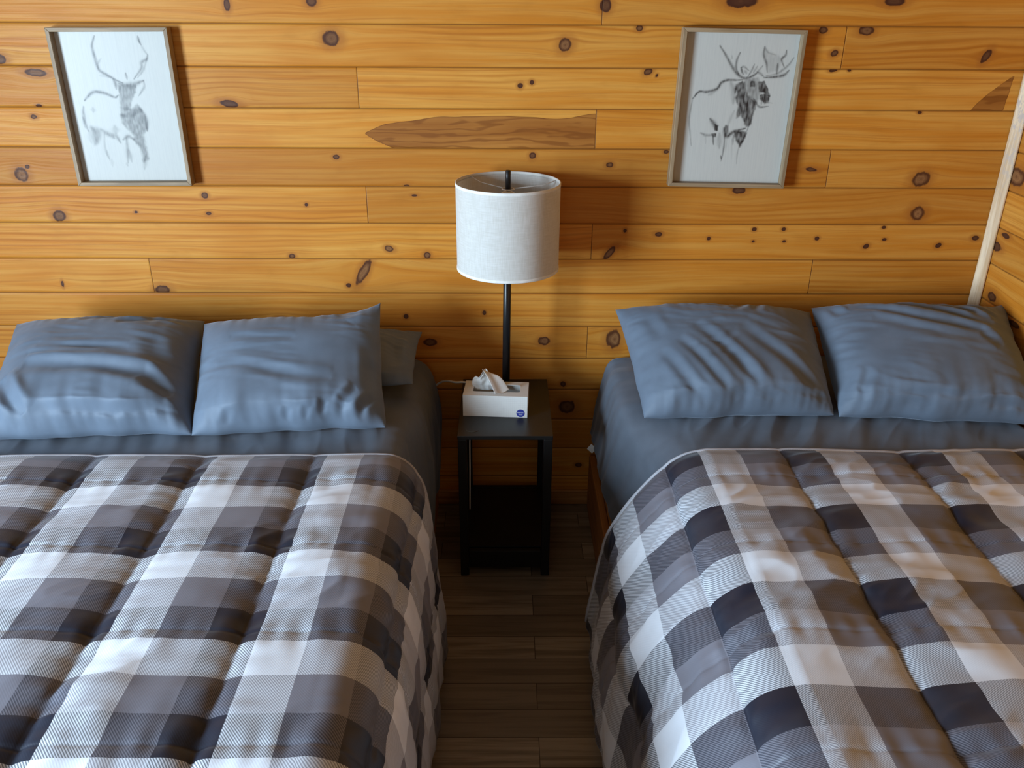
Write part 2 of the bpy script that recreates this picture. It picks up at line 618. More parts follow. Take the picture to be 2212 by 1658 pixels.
def floor_mat():
    t = NT('vinyl_planks')
    co = t.coord()
    mp = t.n('Mapping')
    mp.inputs['Location'].default_value = (.23, .478 + .1015 * 6, 0)
    t.l(co, mp.inputs[0])
    br = t.n('TexBrick')
    br.offset = .37
    br.offset_frequency = 2
    br.inputs['Scale'].default_value = 1.0
    br.inputs['Brick Width'].default_value = .52
    br.inputs['Row Height'].default_value = .1015
    br.inputs['Mortar Size'].default_value = .0011
    br.inputs['Mortar Smooth'].default_value = .2
    br.inputs['Color1'].default_value = (0, 0, 0, 1)
    br.inputs['Color2'].default_value = (1, 1, 1, 1)
    br.inputs['Mortar'].default_value = (.5, .5, .5, 1)
    t.l(mp.outputs[0], br.inputs['Vector'])
    add = t.n('VectorMath', operation='MULTIPLY_ADD')
    t.l(br.outputs['Color'], add.inputs[0])
    add.inputs[1].default_value = (31, 17, 9)
    t.l(co, add.inputs[2])
    g1 = t.noise(t.vmul(add.outputs[0], (2.2, 45, 1)), 1, 4, .6, .4)
    g2 = t.noise(t.vmul(add.outputs[0], (9, 190, 1)), 1, 2, .6)
    g3 = t.noise(t.vmul(add.outputs[0], (5, 9, 1)), 1, 2, .5)
    c = t.mix(t.step(br.outputs['Color'], .1, .9), (.21, .165, .115), (.37, .30, .21))
    c = t.mix(t.step(g1, .40, .68, 0, .75), c, (.12, .088, .058))
    c = t.mix(t.step(g2, .5, .8, 0, .3), c, (.10, .066, .04))
    c = t.mix(t.step(g3, .66, .80, 0, .7), c, (.05, .035, .022))
    c = t.mix(br.outputs['Fac'], c, (.03, .02, .013))
    t.set(Base_Color=c, Roughness=.42)
    t.b.inputs['Specular IOR Level'].default_value = .4
    t.bump(g1, .1, .001)
    return t.m


tag(boxo('floor', (WX0, WX1, YF, 0, -.1, 0), floor_mat(), None, 0), kind='structure')


def stick_mat(name, a, b2, axis, scuff=None):
    t = NT(name)
    co = t.coord()
    v = [60, 60, 60]
    v[axis] = 2.5
    n = t.noise(t.vmul(co, tuple(v)), 1, 4, .6, .6)
    c = t.mix(t.step(n, .32, .68), a, b2)
    if scuff:
        s1 = t.noise(t.vmul(co, (70, 70, 26)), 1, 3, .7, 1.2)
        sep = t.n('SeparateXYZ')
        t.l(co, sep.inputs[0])
        up = t.step(sep.outputs[2], 1.15, 1.5)
        c = t.mix(t.math('MULTIPLY', t.step(s1, .48, .62), t.math('MULTIPLY_ADD', up, .75, .1)), c, scuff)
    t.set(Base_Color=c, Roughness=.55)
    t.bump(n, .2, .001)
    return t.m


bm = bmesh.new()
box(bm, WX0, WX1, -.016, -.001, 0, .064)
tag(obj('baseboard_back', bm, stick_mat('pine_baseboard', (.50, .25, .075), (.33, .13, .03), 0), None, False, .004), kind='structure')

# corner strip: three-sided stick of pale raw wood with worn paint
bm = bmesh.new()
tri = [(WX1 - .030, -.0015), (WX1 - .030, -.008), (WX1 - .008, -.034), (WX1 - .0015, -.034), (WX1 - .0015, -.0015)]
lo_ = [bm.verts.new((x, y, 0)) for x, y in tri]
hi_ = [bm.verts.new((x, y, WZ)) for x, y in tri]
for k in range(5):
    bm.faces.new((lo_[k], lo_[(k + 1) % 5], hi_[(k + 1) % 5], hi_[k]))
bm.faces.new(lo_[::-1])
bm.faces.new(hi_)
tag(obj('trim_1', bm, stick_mat('worn_corner_strip', (.84, .64, .42), (.60, .37, .18), 2, (.50, .39, .33)), None, False, .003), kind='structure')

# ------------------------------------------------------------------ cloth materials
def sheet_mat(name, c=(.112, .134, .168)):
    t = NT(name)
    co = t.coord()
    w = t.noise(co, 900, 1)
    n = t.noise(co, 14, 3)
    t.set(Base_Color=t.mix(t.step(n, .3, .7), tuple(x * .93 for x in c), tuple(x * 1.07 for x in c)), Roughness=.62)
    t.b.inputs['Specular IOR Level'].default_value = .35
    t.b.inputs['Sheen Weight'].default_value = .25
    t.b.inputs['Sheen Roughness'].default_value = .4
    t.b.inputs['Sheen Tint'].default_value = (.75, .85, 1, 1)
    t.bump(w, .08, .0006)
    return t.m


M_SHEET = sheet_mat('slate_cotton_sheet')
M_PILLOW = sheet_mat('slate_cotton_pillowcase', (.130, .168, .222))


def check_mat(name, u0, pu, v0, pv, ustops, vorder):
    """three-tone woven check from the cloth's own coordinates (attribute cloth = metres across, metres along)"""
    t = NT(name)
    cl = t.attr('cloth', 'Vector')
    sep = t.n('SeparateXYZ')
    t.l(cl, sep.inputs[0])
    tone = {'L': (.78, .82, .89), 'M': (.198, .197, .236), 'D': (.012, .015, .029)}
    fu = t.math('FRACT', t.math('DIVIDE', t.math('SUBTRACT', sep.outputs[0], u0 - 30 * pu), pu))
    fv = t.math('FRACT', t.math('DIVIDE', t.math('SUBTRACT', sep.outputs[1], v0 - 30 * pv), pv))
    cu = t.ramp(fu, [(p, tone[k]) for p, k in ustops], 'CONSTANT')
    cv = t.ramp(fv, [(p, tone[k]) for p, k in vorder], 'CONSTANT')
    # twill: warp and weft threads show in alternating diagonal ribs
    d = t.math('MULTIPLY', t.math('ADD', t.math('MULTIPLY', sep.outputs[0], 1.0), t.math('MULTIPLY', sep.outputs[1], .85)), 2 * PI / .0052)
    tw = t.step(t.math('SINE', d), -.6, .6, .22, .78)
    c = t.mix(tw, cu, cv)
    n = t.noise(cl, 9, 3)
    c = t.mix(t.step(n, .35, .7, 0, .08), c, (.2, .2, .22))
    t.set(Base_Color=c, Roughness=.45)
    t.b.inputs['Specular IOR Level'].default_value = .5
    t.b.inputs['Sheen Weight'].default_value = .15
    t.b.inputs['Sheen Roughness'].default_value = .35
    t.bump(t.math('SINE', d), .06, .0004)
    return t.m


# ------------------------------------------------------------------ profile wrap
class Profile:
    """cross-section from the flat top down the side, by arc length"""
    def __init__(s, pts, mirror=1):
        c = catmull(pts, 14)
        d = np.r_[0, np.cumsum(np.hypot(*np.diff(c, axis=0).T))]
        s.L = d[-1]
        s.s = np.linspace(0, s.L, 400)
        s.x = np.interp(s.s, d, c[:, 0])
        s.z = np.interp(s.s, d, c[:, 1])
    def __call__(s, q):
        x = np.interp(q, s.s, s.x)
        z = np.interp(q, s.s, s.z)
        tx = np.interp(q, s.s, np.gradient(s.x, s.s))
        tz = np.interp(q, s.s, np.gradient(s.z, s.s))
        return x, z, tx, tz


def drape(U, xl, pl, xr, pr_, ztop):
    """points and outward normals of a cloth lying flat between xl and xr and following the profiles outside"""
    x = U.copy()
    z = np.full(U.shape, ztop)
    nx = np.zeros(U.shape)
    nz = np.ones(U.shape)
    for side, x0, pf in ((-1, xl, pl), (1, xr, pr_)):
        q = (U - x0) * side
        m = q > 0
        px, pz, tx, tz = pf(np.clip(q, 0, pf.L))
        x = np.where(m, px, x)
        z = np.where(m, pz, z)
        ln = np.hypot(tx, tz)
        nx = np.where(m, -tz / ln * side, nx)
        nz = np.where(m, np.abs(tx) / ln, nz)
    return x, z, nx, nz


def comforter(name, label, ul, ur, y0, y1, xl, pl, xr, pr_, ztop, foot_y, seams_u, pu, stitch_v, pv, mat, puff, rumple, seed, head_curve, amp_fold):
    nu, nv = 430, 380
    u = np.linspace(ul, ur, nu)
    v = np.linspace(y0, y1, nv)
    U, V = np.meshgrid(u, v)
    x, z, nx, nz = drape(U, xl, pl, xr, pr_, ztop)
    side = np.clip(np.maximum(U - xr, xl - U), 0, None)
    # foot: fold down past the end of the mattress
    R = .11
    q = np.clip(foot_y - V, 0, None)
    ang = np.clip(q / R, 0, PI / 2)
    y = np.where(V < foot_y, foot_y - R * np.sin(ang), V)
    drop = np.where(q > 0, R * (1 - np.cos(ang)) + np.clip(q - R * PI / 2, 0, None), 0)
    z2 = z - drop
    ny = -np.sin(ang)
    nzf = nz * np.cos(ang)
    nxf = nx
    ln = np.sqrt(nxf ** 2 + ny ** 2 + nzf ** 2) + 1e-9
    nxf, ny, nzf = nxf / ln, ny / ln, nzf / ln
    # quilted channels
    tu = np.mod(U - seams_u, pu) / pu
    tu = np.abs(tu - .5) * 2                      # 1 on the seam
    tv = np.mod(V - stitch_v, pv) / pv
    tv = np.abs(tv - .5) * 2
    du = (1 - tu) * pu / 2
    dv = (1 - tv) * pv / 2
    pf = np.clip(1 - tu ** 6., 0, 1) ** .6 * (1 - .22 * tu ** 2)
    h = puff * pf * (1 - .07 * np.exp(-(dv / .014) ** 2))
    h = h - .0025 * np.exp(-(dv / .004) ** 2)
    # puckers at the seams, soft creases over the puffs
    h = h + .0055 * np.exp(-(du / .060)) * noise(U * 6, V * 24, seed) * (1 - np.exp(-(du / .008) ** 2))
    h = h + .0060 * np.exp(-(dv / .04)) * noise(U * 24, V * 7, seed + 2)
    a_ = .45
    Ur, Vr = U * math.cos(a_) + V * math.sin(a_), -U * math.sin(a_) + V * math.cos(a_)
    env = smooth(-.25, .5, noise(U * 2.2, V * 2.2, seed + 7))
    h = h + rumple * (.55 * ridge(Ur * 3.2, Vr * 9.5, seed + 9) * env + .9 * noise(U * 4.6, V * 5.2, seed + 12) + .35 * noise(U * 13, V * 15, seed + 15) * env)
    h = h + rumple * .55 * ridge(Ur * 6.5 + 2, Vr * 17, seed + 31) * smooth(-.1, .5, noise(U * 3.1, V * 3.1, seed + 33))
    # hanging sides fold like curtains
    fs = smooth(.16, .65, side)
    h = h + fs * amp_fold * (noise(V * 3.6, U * .8, seed + 20) * 1.5 + .5 * noise(V * 9, U * 1.2, seed + 21))
    ff = smooth(.1, .5, q)
    h = h + ff * .02 * noise(U * 7, V * .8, seed + 22) + smooth(.0, .08, q) * .006 * noise(U * 22, V * 3, seed + 25)
    h = np.where(side < .1, np.maximum(h, -.003), h)
    # head edge thins out to the bound edge
    he = smooth(0, .06, y0 - V)
    h = h * (.25 + .75 * he)
    P = np.stack([x + nxf * h, y + ny * h + head_curve(U) * smooth(.5, 0, y0 - V), np.maximum(z2 + nzf * h, .02)], -1)
    me = grid_mesh(name, P, {'cloth': np.stack([U, V, 0 * U], -1)}, flip=True)
    o = link(name, me, mat)
    md = o.modifiers.new('thick', 'SOLIDIFY')
    md.thickness = .012
    md.offset = -1
    tag(o, label, 'comforter', 'checked comforters on the beds')
    # bound edge along the head end
    bm2 = bmesh.new()
    pts = P[0, ::3] + np.stack([0 * u[::3], 0 * u[::3] + .001, 0 * u[::3] - .004], -1)
    tube(bm2, pts, .0062, 8)
    e = obj('edge_binding', bm2, M_BIND, o, True)
    e['label'] = 'pale grey bound edge'
    return o


M_BIND = plain('pale_binding', (.42, .42, .46), .6)

# ------------------------------------------------------------------ beds
M_BEDWOOD = stick_mat('bed_rail_pine', (.46, .20, .055), (.30, .10, .022), 1)
M_MATT = plain('mattress_ticking', (.55, .55, .54), .8)


def bed(label, x0, x1, rail_l, rail_r, rad=.055):
    t = empty('bed', ((x0 + x1) / 2, -1.0, 0), label, 'bed', 'double beds')
    boxo('side_rail', (rail_l, rail_l + .026, -1.92, -.03, 0, .235), M_BEDWOOD, t, .004)
    boxo('side_rail', (rail_r - .026, rail_r, -1.92, -.03, 0, .235), M_BEDWOOD, t, .004)
    boxo('foot_board', (rail_l + .026, rail_r - .026, -1.92, -1.894, 0, .235), M_BEDWOOD, t, .004)
    boxo('head_rail', (rail_l + .026, rail_r - .026, -.056, -.03, 0, .235), M_BEDWOOD, t, .004)
    boxo('bed_base', (rail_l + .027, rail_r - .027, -1.892, -.058, .17, .235), M_BEDWOOD, t, .002)
    bm = bmesh.new()
    box(bm, x0, x1, -1.89, -.035, .236, .637)
    obj('mattress', bm, M_MATT, t, True, rad, 7)
    return t


bed('wooden platform bed with slate sheets left of the black nightstand', -1.66, -.325, -1.70, -.262)
bed('wooden platform bed with slate sheets between the nightstand and the right wall', .478, 1.632, .332, 1.702, .095)


def sheet(name, label, xl, pl_head, pl_foot, xr, pr_head, pr_foot, ztop, seed, amp, slant):
    nu, nv = 420, 300
    ul, ur = xl - min(pl_head.L, pl_foot.L), xr + min(pr_head.L, pr_foot.L)
    u = np.linspace(ul, ur, nu)
    v = np.linspace(-.035, -1.1, nv)
    U, V = np.meshgrid(u, v)
    a = drape(U, xl, pl_head, xr, pr_head, ztop)
    c = drape(U, xl, pl_foot, xr, pr_foot, ztop)
    w = smooth(-.38, -.72, V)
    x, z, nx, nz = [p * (1 - w) + q * w for p, q in zip(a, c)]
    side = np.clip(np.maximum(U - xr, xl - U), 0, None)
    top = smooth(.05, 0, side) * smooth(-.92, -.78, V)
    h = amp * top * (ridge((U + slant * V) * 7.5, V * 2.2, seed) * .5 + .5 * noise((U + slant * V) * 16, V * 4, seed + 1) + .35 * noise(U * 5, V * 5, seed + 2))
    h = h + .012 * smooth(.05, .4, side) * noise(V * 7, U * 1.3, seed + 3) * 1.4 + .006 * smooth(.02, .2, side) * noise(V * 19 + U * 4, U * 3, seed + 4)
    h = np.maximum(h, -.004) * smooth(-.90, -.76, V)
    yy = V
    P = np.stack([x + nx * h, yy, z + nz * h], -1)
    me = grid_mesh(name, P, None, flip=True)
    o = link(name, me, M_SHEET)
    md = o.modifiers.new('thick', 'SOLIDIFY')
    md.thickness = .003
    md.offset = -1
    return tag(o, label, 'bed sheet', 'slate bed sheets'), P


hang_l = Profile([(-1.62, .652), (-1.66, .640), (-1.685, .60), (-1.705, .48), (-1.715, .30)])
lh = Profile([(-.42, .652), (-.36, .650), (-.305, .635), (-.272, .59), (-.252, .50), (-.243, .42), (-.245, .30), (-.254, .16)])
lf = Profile([(-.42, .652), (-.36, .650), (-.315, .632), (-.300, .59), (-.285, .50), (-.268, .42), (-.252, .30), (-.248, .16)])
s1, _ = sheet('bed_sheet', 'slate grey sheet on the left bed, hanging beside the nightstand', -1.62, hang_l, hang_l, -.42, lh, lf, .652, 31, .013, .25)
rh = Profile([(.57, .652), (.50, .653), (.435, .650), (.392, .632), (.372, .58), (.357, .48), (.347, .38), (.326, .26)])
rf = Profile([(.57, .652), (.52, .643), (.478, .608), (.450, .55), (.430, .45), (.405, .34), (.375, .245)])
hang_r = Profile([(1.60, .652), (1.630, .641), (1.643, .60), (1.648, .48), (1.650, .30)])
s2, RP = sheet('bed_sheet', 'slate grey sheet on the right bed with a white tag at its hem', .57, rh, rf, 1.60, hang_r, hang_r, .652, 47, .014, -.5)
# white tag sewn to the hem
bm = bmesh.new()
tx, ty, tz = RP[int(.10 / 1.065 * 300), 0]
vs = box(bm, -.013, .013, -.0012, .0012, -.020, .006)
bmesh.ops.rotate(bm, verts=bm.verts[:], cent=(0, 0, 0), matrix=Matrix.Rotation(math.radians(38), 3, 'Y') @ Matrix.Rotation(math.radians(-20), 3, 'Z'))
bmesh.ops.translate(bm, verts=bm.verts[:], vec=(tx - .004, ty - .012, tz))
tg = obj('care_tag', bm, plain('white_tag', (.8, .8, .78), .6), s2, False, .0008)
tg['label'] = 'small white tag'

# comforters
pL_r = Profile([(-.36, .679), (-.315, .674), (-.268, .640), (-.243, .590), (-.228, .505), (-.216, .40), (-.206, .28), (-.200, .16), (-.198, .06)])
pL_l = Profile([(-1.63, .679), (-1.68, .664), (-1.715, .63), (-1.735, .55), (-1.75, .40), (-1.76, .25), (-1.765, .10)])
pR_l = Profile([(.58, .679), (.525, .664), (.47, .627), (.418, .562), (.372, .495), (.328, .412), (.306, .34), (.292, .24), (.280, .15), (.270, .06)])
pR_r = Profile([(1.58, .679), (1.625, .664), (1.648, .64), (1.660, .58), (1.665, .45), (1.667, .33)])
PUL, PVL = .309, .2905
M_CHECK_L = check_mat('grey_check_cloth_a', -.537 + .036, PUL, -1.0914, PVL, [(0, 'L'), (.333, 'M'), (.664, 'D')], [(0, 'L'), (.333, 'D'), (.667, 'M')])
comforter('comforter', 'grey, white and black checked comforter on the left bed', -1.63 - pL_l.L, -.36 + pL_r.L, -.805, -2.35, -1.63, pL_l, -.36, pL_r, .679, -1.87,
          -.537, PUL, -1.545, PVL, M_CHECK_L, .021, .0075, 3, lambda U: .012 * noise(U * 2.1, 0 * U, 3) - .0 * U, .020)
PUR, PVR = .340, .3045
M_CHECK_R = check_mat('grey_check_cloth_b', .455, PUR, -1.088, PVR, [(0, 'D'), (.30, 'L'), (.625, 'M')], [(0, 'L'), (.333, 'M'), (.667, 'D')])
comforter('comforter', 'grey, white and black checked comforter on the right bed by the wall', .58 - pR_l.L, 1.58 + pR_r.L, -.775, -2.35, .58, pR_l, 1.58, pR_r, .679, -1.90,
          .455, PUR, -1.242, PVR, M_CHECK_R, .021, .0105, 8, lambda U: .010 * noise(U * 2.3, 0 * U, 9), .026)

# ------------------------------------------------------------------ pillows
def pillow(label, BL, BR, TR, TL, front, back, seed, creases, group, pull=.03, floor_z=.666, wall_y=-.006, wr=1.0, belly=0.0, mat=None, horns=(), csc=1.0, roll=.030):
    nu, nv = 150, 116
    tt = np.linspace(-1, 1, nu)
    ss = np.linspace(-1, 1, nv)
    # denser sampling towards the edges
    tt = np.sin(tt * PI / 2) * .55 + tt * .45
    ss = np.sin(ss * PI / 2) * .55 + ss * .45
    U, V = np.meshgrid(tt, ss)
    c = [np.array(p, float) for p in (BL, BR, TR, TL)]
    c[0][1] += roll * .25
    c[1][1] += roll * .25
    # edges bow inwards between the corners
    Ue = U * (1 - pull * (1 - V ** 2) * np.abs(U) ** 1.5)
    Ve = V * (1 - pull * 1.3 * (1 - U ** 2) * np.abs(V) ** 1.5)
    Ve = Ve + .012 * noise(U * 3, V, seed + 40) * np.abs(V) ** 3
    Ue = Ue + .010 * noise(V * 3, U, seed + 41) * np.abs(U) ** 3
    a_, b_ = (Ue + 1) / 2, (Ve + 1) / 2
    Q = (c[0] * ((1 - a_) * (1 - b_))[..., None] + c[1] * (a_ * (1 - b_))[..., None] + c[2] * (a_ * b_)[..., None] + c[3] * ((1 - a_) * b_)[..., None])
    for su, sv, hx, hz, pw in horns:
        k_ = np.clip(U * su, 0, 1) ** pw * np.clip((V * sv + 1) / 2, 0, 1) ** 3
        Q[..., 0] += hx * k_
        Q[..., 2] += hz * k_
    Q[..., 1] += .016 * noise(U * 2.6, 0 * U, seed + 60) * ((1 - V) / 2) ** 5
    ex = (c[1] + c[2] - c[0] - c[3])
    ey = (c[2] + c[3] - c[0] - c[1])
    n = np.cross(ex, ey)
    n /= np.linalg.norm(n)
    wid, hei = np.linalg.norm(ex) / 4, np.linalg.norm(ey) / 4
    X, Y = U * wid, V * hei
    T = np.clip(1 - np.abs(U) ** 3.0, 0, 1) ** .56 * np.clip(1 - np.abs(V) ** 2.8, 0, 1) ** .52
    T = T * (1 + belly * -V * .5)
    edge = 1 - np.minimum(1 - np.abs(U), (1 - np.abs(V)) * hei / wid)
    w = 0
    # gathers running in from the edges, broad creases, fine crumple
    gx = np.exp(-(1 - np.abs(U)) / .16)
    gy = np.exp(-(1 - np.abs(V)) / .20)
    w = w + (.0060 + .0035 * (V < 0)) * gy * noise(X * 34, Y * 6, seed) + .0050 * gx * noise(X * 6, Y * 30, seed + 1)
    an = -.25 + .2 * math.sin(seed)
    Xr, Yr = X * math.cos(an) + Y * math.sin(an), -X * math.sin(an) + Y * math.cos(an)
    env = smooth(-.3, .4, noise(X * 5, Y * 5, seed + 2))
    w = w + .0028 * ridge(Xr * 5, Yr * 21, seed + 3) * env + .0016 * noise(Xr * 14, Yr * 60, seed + 4) * env + .006 * noise(X * 5.5, Y * 6.5, seed + 5)
    w = w * wr
    for pts, amp, wd in creases:
        d, t_, sg = seg_dist(X, Y, [(p[0] * wid, p[1] * hei) for p in pts])
        tp = np.clip(np.sin(np.clip(t_, 0.0, 1) * PI), 0, 1) ** .5
        k = d / wd
        w = w + amp * csc * tp * (np.exp(-k * k) - .75 * np.exp(-((k - 1.7) / .9) ** 2) * (sg > 0) - .35 * np.exp(-((k - 1.7) / .9) ** 2) * (sg < 0))
    mask = np.clip(T * 2.2, 0, 1)
    rollk = np.exp(-((V + .70) / .36) ** 2) * np.clip(1 - np.abs(U) ** 4, 0, 1) * np.clip((V + 1) / .30, 0, 1) ** .8
    F = Q + n * (front * T + w * mask)[..., None]
    F[..., 1] -= roll * rollk * (1 + .35 * noise(U * 4, 0 * U, seed + 50))
    B = Q - n * (back * T)[..., None]
    B[..., 2] = np.maximum(B[..., 2], floor_z)
    B[..., 1] = np.minimum(B[..., 1], wall_y)
    F[..., 2] = np.maximum(F[..., 2], floor_z + .001)
    F[..., 1] = np.minimum(F[..., 1], wall_y - .001)
    me = bpy.data.meshes.new('pillow')
    N = nu * nv
    allp = np.concatenate([F.reshape(-1, 3), B.reshape(-1, 3)])
    idx = np.arange(N).reshape(nv, nu)
    bidx = idx + N
    rim = np.zeros((nv, nu), bool)
    rim[0] = rim[-1] = True
    rim[:, 0] = rim[:, -1] = True
    bidx = np.where(rim, idx, bidx)
    def quads(I, fl):
        q = np.stack([I[:-1, :-1], I[:-1, 1:], I[1:, 1:], I[1:, :-1]], -1).reshape(-1, 4)
        return q[:, ::-1] if fl else q
    q = np.concatenate([quads(idx, False), quads(bidx, True)])
    me.from_pydata(allp.tolist(), [], q.tolist())
    bmt = bmesh.new()
    bmt.from_mesh(me)
    bmesh.ops.delete(bmt, geom=[v for v in bmt.verts if not v.link_faces], context='VERTS')
    bmt.to_mesh(me)
    bmt.free()
    o = link('pillow', me, mat or M_PILLOW)
    return tag(o, label, 'pillow', group)


def C(px, py, ax, v):
    return at(px, py, ax, v)


zb = .668
GL, GR = 'pillows on the left bed', 'pillows on the right bed'
pillow('half hidden slate pillow against the wall, lying behind the pointed-corner pillow', (-.93, -.40, .70), (-.30, -.38, .70), C(912, 716, 1, -.055), (-.95, -.055, .765), .045, .035, 67,
       [([(.75, .5), (.8, -.5)], -.006, .02)], GL, mat=M_PILLOW)
pillow('leftmost slate pillow, cut by the edge, with a sagging fold', C(-45, 955, 2, zb), C(414, 940, 2, zb), C(443, 694, 1, -.20), C(36, 700, 1, -.20), .125, .07, 71,
       [([(-.58, -.23), (.08, -.27), (.58, -.35), (.85, -.6)], -.016, .022), ([(-.5, .07), (.4, .04)], -.005, .014), ([(-.8, -.35), (-.66, -.6), (-.5, -.85)], -.018, .022),
        ([(-.45, -.80), (.3, -.86), (.9, -.78)], -.010, .014), ([(-.2, .72), (.3, .86)], -.006, .016), ([(.2, .6), (.75, .85)], -.007, .016), ([(-.6, -.02), (.2, -.1)], -.004, .012),
        ([(.6, .3), (.7, -.2)], -.006, .03)], GL, belly=.35, pull=.02)
pillow('plump slate pillow with a raised pointed corner, on the left bed nearest the lamp', C(410, 944, 2, zb), C(833, 927, 2, zb), C(822, 692, 1, -.25), C(440, 700, 1, -.25), .115, .025, 83,
       [([(-.7, -.1), (0, -.3), (.5, -.4)], -.005, .016), ([(-.6, .35), (.1, .28)], -.003, .014), ([(.55, -.95), (.62, -.7), (.75, -.5)], -.008, .012), ([(.75, -.95), (.8, -.75), (.92, -.6)], -.009, .012),
        ([(.35, -.95), (.42, -.72)], -.007, .010), ([(.2, -.95), (.25, -.78)], -.006, .009), ([(.0, -.95), (.05, -.8)], -.006, .010), ([(-.6, -.95), (-.55, -.75)], -.006, .012),
        ([(.7, .6), (.95, .95)], .006, .03), ([(.88, .2), (.9, -.5)], -.006, .018)], GL, pull=.022, horns=((1, 1, .005, .062, 3.2),))
pillow('crumpled slate pillow on the right bed, nearest the lamp', C(1392, 906, 2, zb), C(1806, 902, 2, zb), C(1749, 674, 1, -.13), C(1330, 668, 1, -.13), .120, .07, 91,
       [([(-.35, .3), (.0, -.35), (.28, -.92)], -.013, .018), ([(-.55, .05), (-.3, -.45), (-.05, -.9)], -.011, .016), ([(-.75, -.1), (-.55, -.6), (-.35, -.95)], -.010, .016),
        ([(-.42, .27), (.2, .30)], -.006, .012), ([(.10, .25), (.62, -.5), (.9, -.85)], -.010, .02), ([(-.2, -.1), (.05, .1)], -.005, .010), ([(-.45, -.15), (-.15, -.02)], -.005, .009),
        ([(-.3, -.3), (-.02, -.2)], -.005, .009), ([(.25, .9), (.1, .6)], -.006, .014), ([(.4, .95), (.3, .55)], -.006, .014), ([(.3, -.75), (.9, -.8)], -.007, .012), ([(-.8, .6), (-.7, .1)], -.006, .02)],
       GR, pull=.02, wr=1.15, csc=.62)
pillow('rightmost slate pillow, creased diagonally, in the corner of the two walls', C(1815, 903, 2, zb), (1.683, -.600, zb), C(2158, 674, 1, -.15), C(1752, 664, 1, -.15), .120, .07, 97,
       [([(-.72, .8), (-.1, .42), (.49, .22), (.66, -.02)], -.011, .018), ([(-.45, .93), (.15, .66), (.64, .36)], -.012, .017), ([(-.1, .93), (.42, .72), (.68, .42)], -.010, .015),
        ([(-.55, .42), (.05, .12), (.6, .02)], -.008, .018), ([(.3, .92), (.62, .78), (.75, .55)], -.007, .012), ([(-.6, -.74), (.06, -.78), (.74, -.62)], -.009, .014),
        ([(0, -.72), (.5, -.55)], -.006, .012), ([(.3, -.88), (.95, -.85)], -.008, .012), ([(-.78, -.95), (-.8, -.65), (-.72, -.4)], -.009, .014), ([(-.88, .9), (-.8, .6)], -.008, .014)],
       GR, pull=.02, wr=1.1, csc=.85, horns=((1, 1, .012, .030, 5),))

# ------------------------------------------------------------------ nightstand
M_BLACK = plain('black_laminate', (.0075, .0075, .008), .42, .4)
M_BLACKTOP = plain('black_laminate_top', (.012, .012, .012), .36, .45)
nx0, nx1, ny0, ny1, ntop = -.152, .159, -.4733, -.033, .5637
ns = empty('nightstand', ((nx0 + nx1) / 2, (ny0 + ny1) / 2, 0), 'narrow black nightstand standing between the two beds', 'nightstand')
boxo('tabletop', (nx0 - .001, nx1 + .001, ny0 - .002, ny1, ntop - .014, ntop), M_BLACKTOP, ns, .0015)
lw = .029
for lx in (nx0, nx1 - lw):
    for ly in (ny0, ny1 - lw):
        boxo('leg', (lx, lx + lw, ly, ly + lw, 0, ntop - .0145), M_BLACK, ns, .002)
for ly in (ny0 + .004, ny1 - .020):
    boxo('apron', (nx0 + lw, nx1 - lw, ly, ly + .016, .034, .104), M_BLACK, ns, .0015)
boxo('shelf', (nx0 + .003, nx1 - .003, ny0 + lw + .001, ny1 - lw - .001, .086, .106), M_BLACK, ns, .0015)
for lx in (nx0 + .004, nx1 - .020):
    boxo('side_rail', (lx, lx + .016, ny0 + lw + .001, ny1 - lw - .001, .034, .0855), M_BLACK, ns, .0015)
# pale scuff near the front corner of the top, white lead clipped inside the legs
bm = bmesh.new()
sc_pts = catmull([(-.128, -.425, ntop + .0004), (-.120, -.442, ntop + .0004), (-.100, -.448, ntop + .0004), (-.085, -.438, ntop + .0004)], 8)
tube(bm, sc_pts, .0009, 6)
o = obj('scratch', bm, plain('scuffed_laminate', (.06, .055, .04), .6), ns, True)
bm = bmesh.new()
tube(bm, catmull([(-.128, -.10, .548), (-.1275, -.13, .44), (-.126, -.20, .30), (-.127, -.22, .18), (-.128, -.22, .112)], 10), .0028, 8)
M_CORD = plain('white_cord', (.72, .70, .66), .45)
o = obj('power_lead', bm, M_CORD, ns, True)
o['label'] = 'thin white cord hanging behind the front leg'

# ------------------------------------------------------------------ lamp
LX, LY = .0115, -.184
M_POLE = plain('black_metal_pole', (.008, .008, .009), .32, .5)


def shade_mat():
    t = NT('linen_shade')
    co = t.coord()
    w1 = t.noise(t.vmul(co, (420, 420, 30)), 1, 2)
    w2 = t.noise(t.vmul(co, (25, 25, 600)), 1, 2)
    w = t.math('ADD', w1, w2)
    c = t.mix(t.step(w, .7, 1.3), (.70, .68, .63), (.83, .82, .79))
    t.set(Base_Color=c, Roughness=.85)
    t.b.inputs['Specular IOR Level'].default_value = .15
    t.bump(w, .25, .0008)
    tr = t.n('BsdfTranslucent')
    tr.inputs[0].default_value = (.80, .76, .68, 1)
    mx = t.n('MixShader')
    mx.inputs[0].default_value = .28
    t.l(t.b.outputs[0], mx.inputs[1])
    t.l(tr.outputs[0], mx.inputs[2])
    t.l(mx.outputs[0], t.t.nodes['Material Output'].inputs['Surface'])
    return t.m


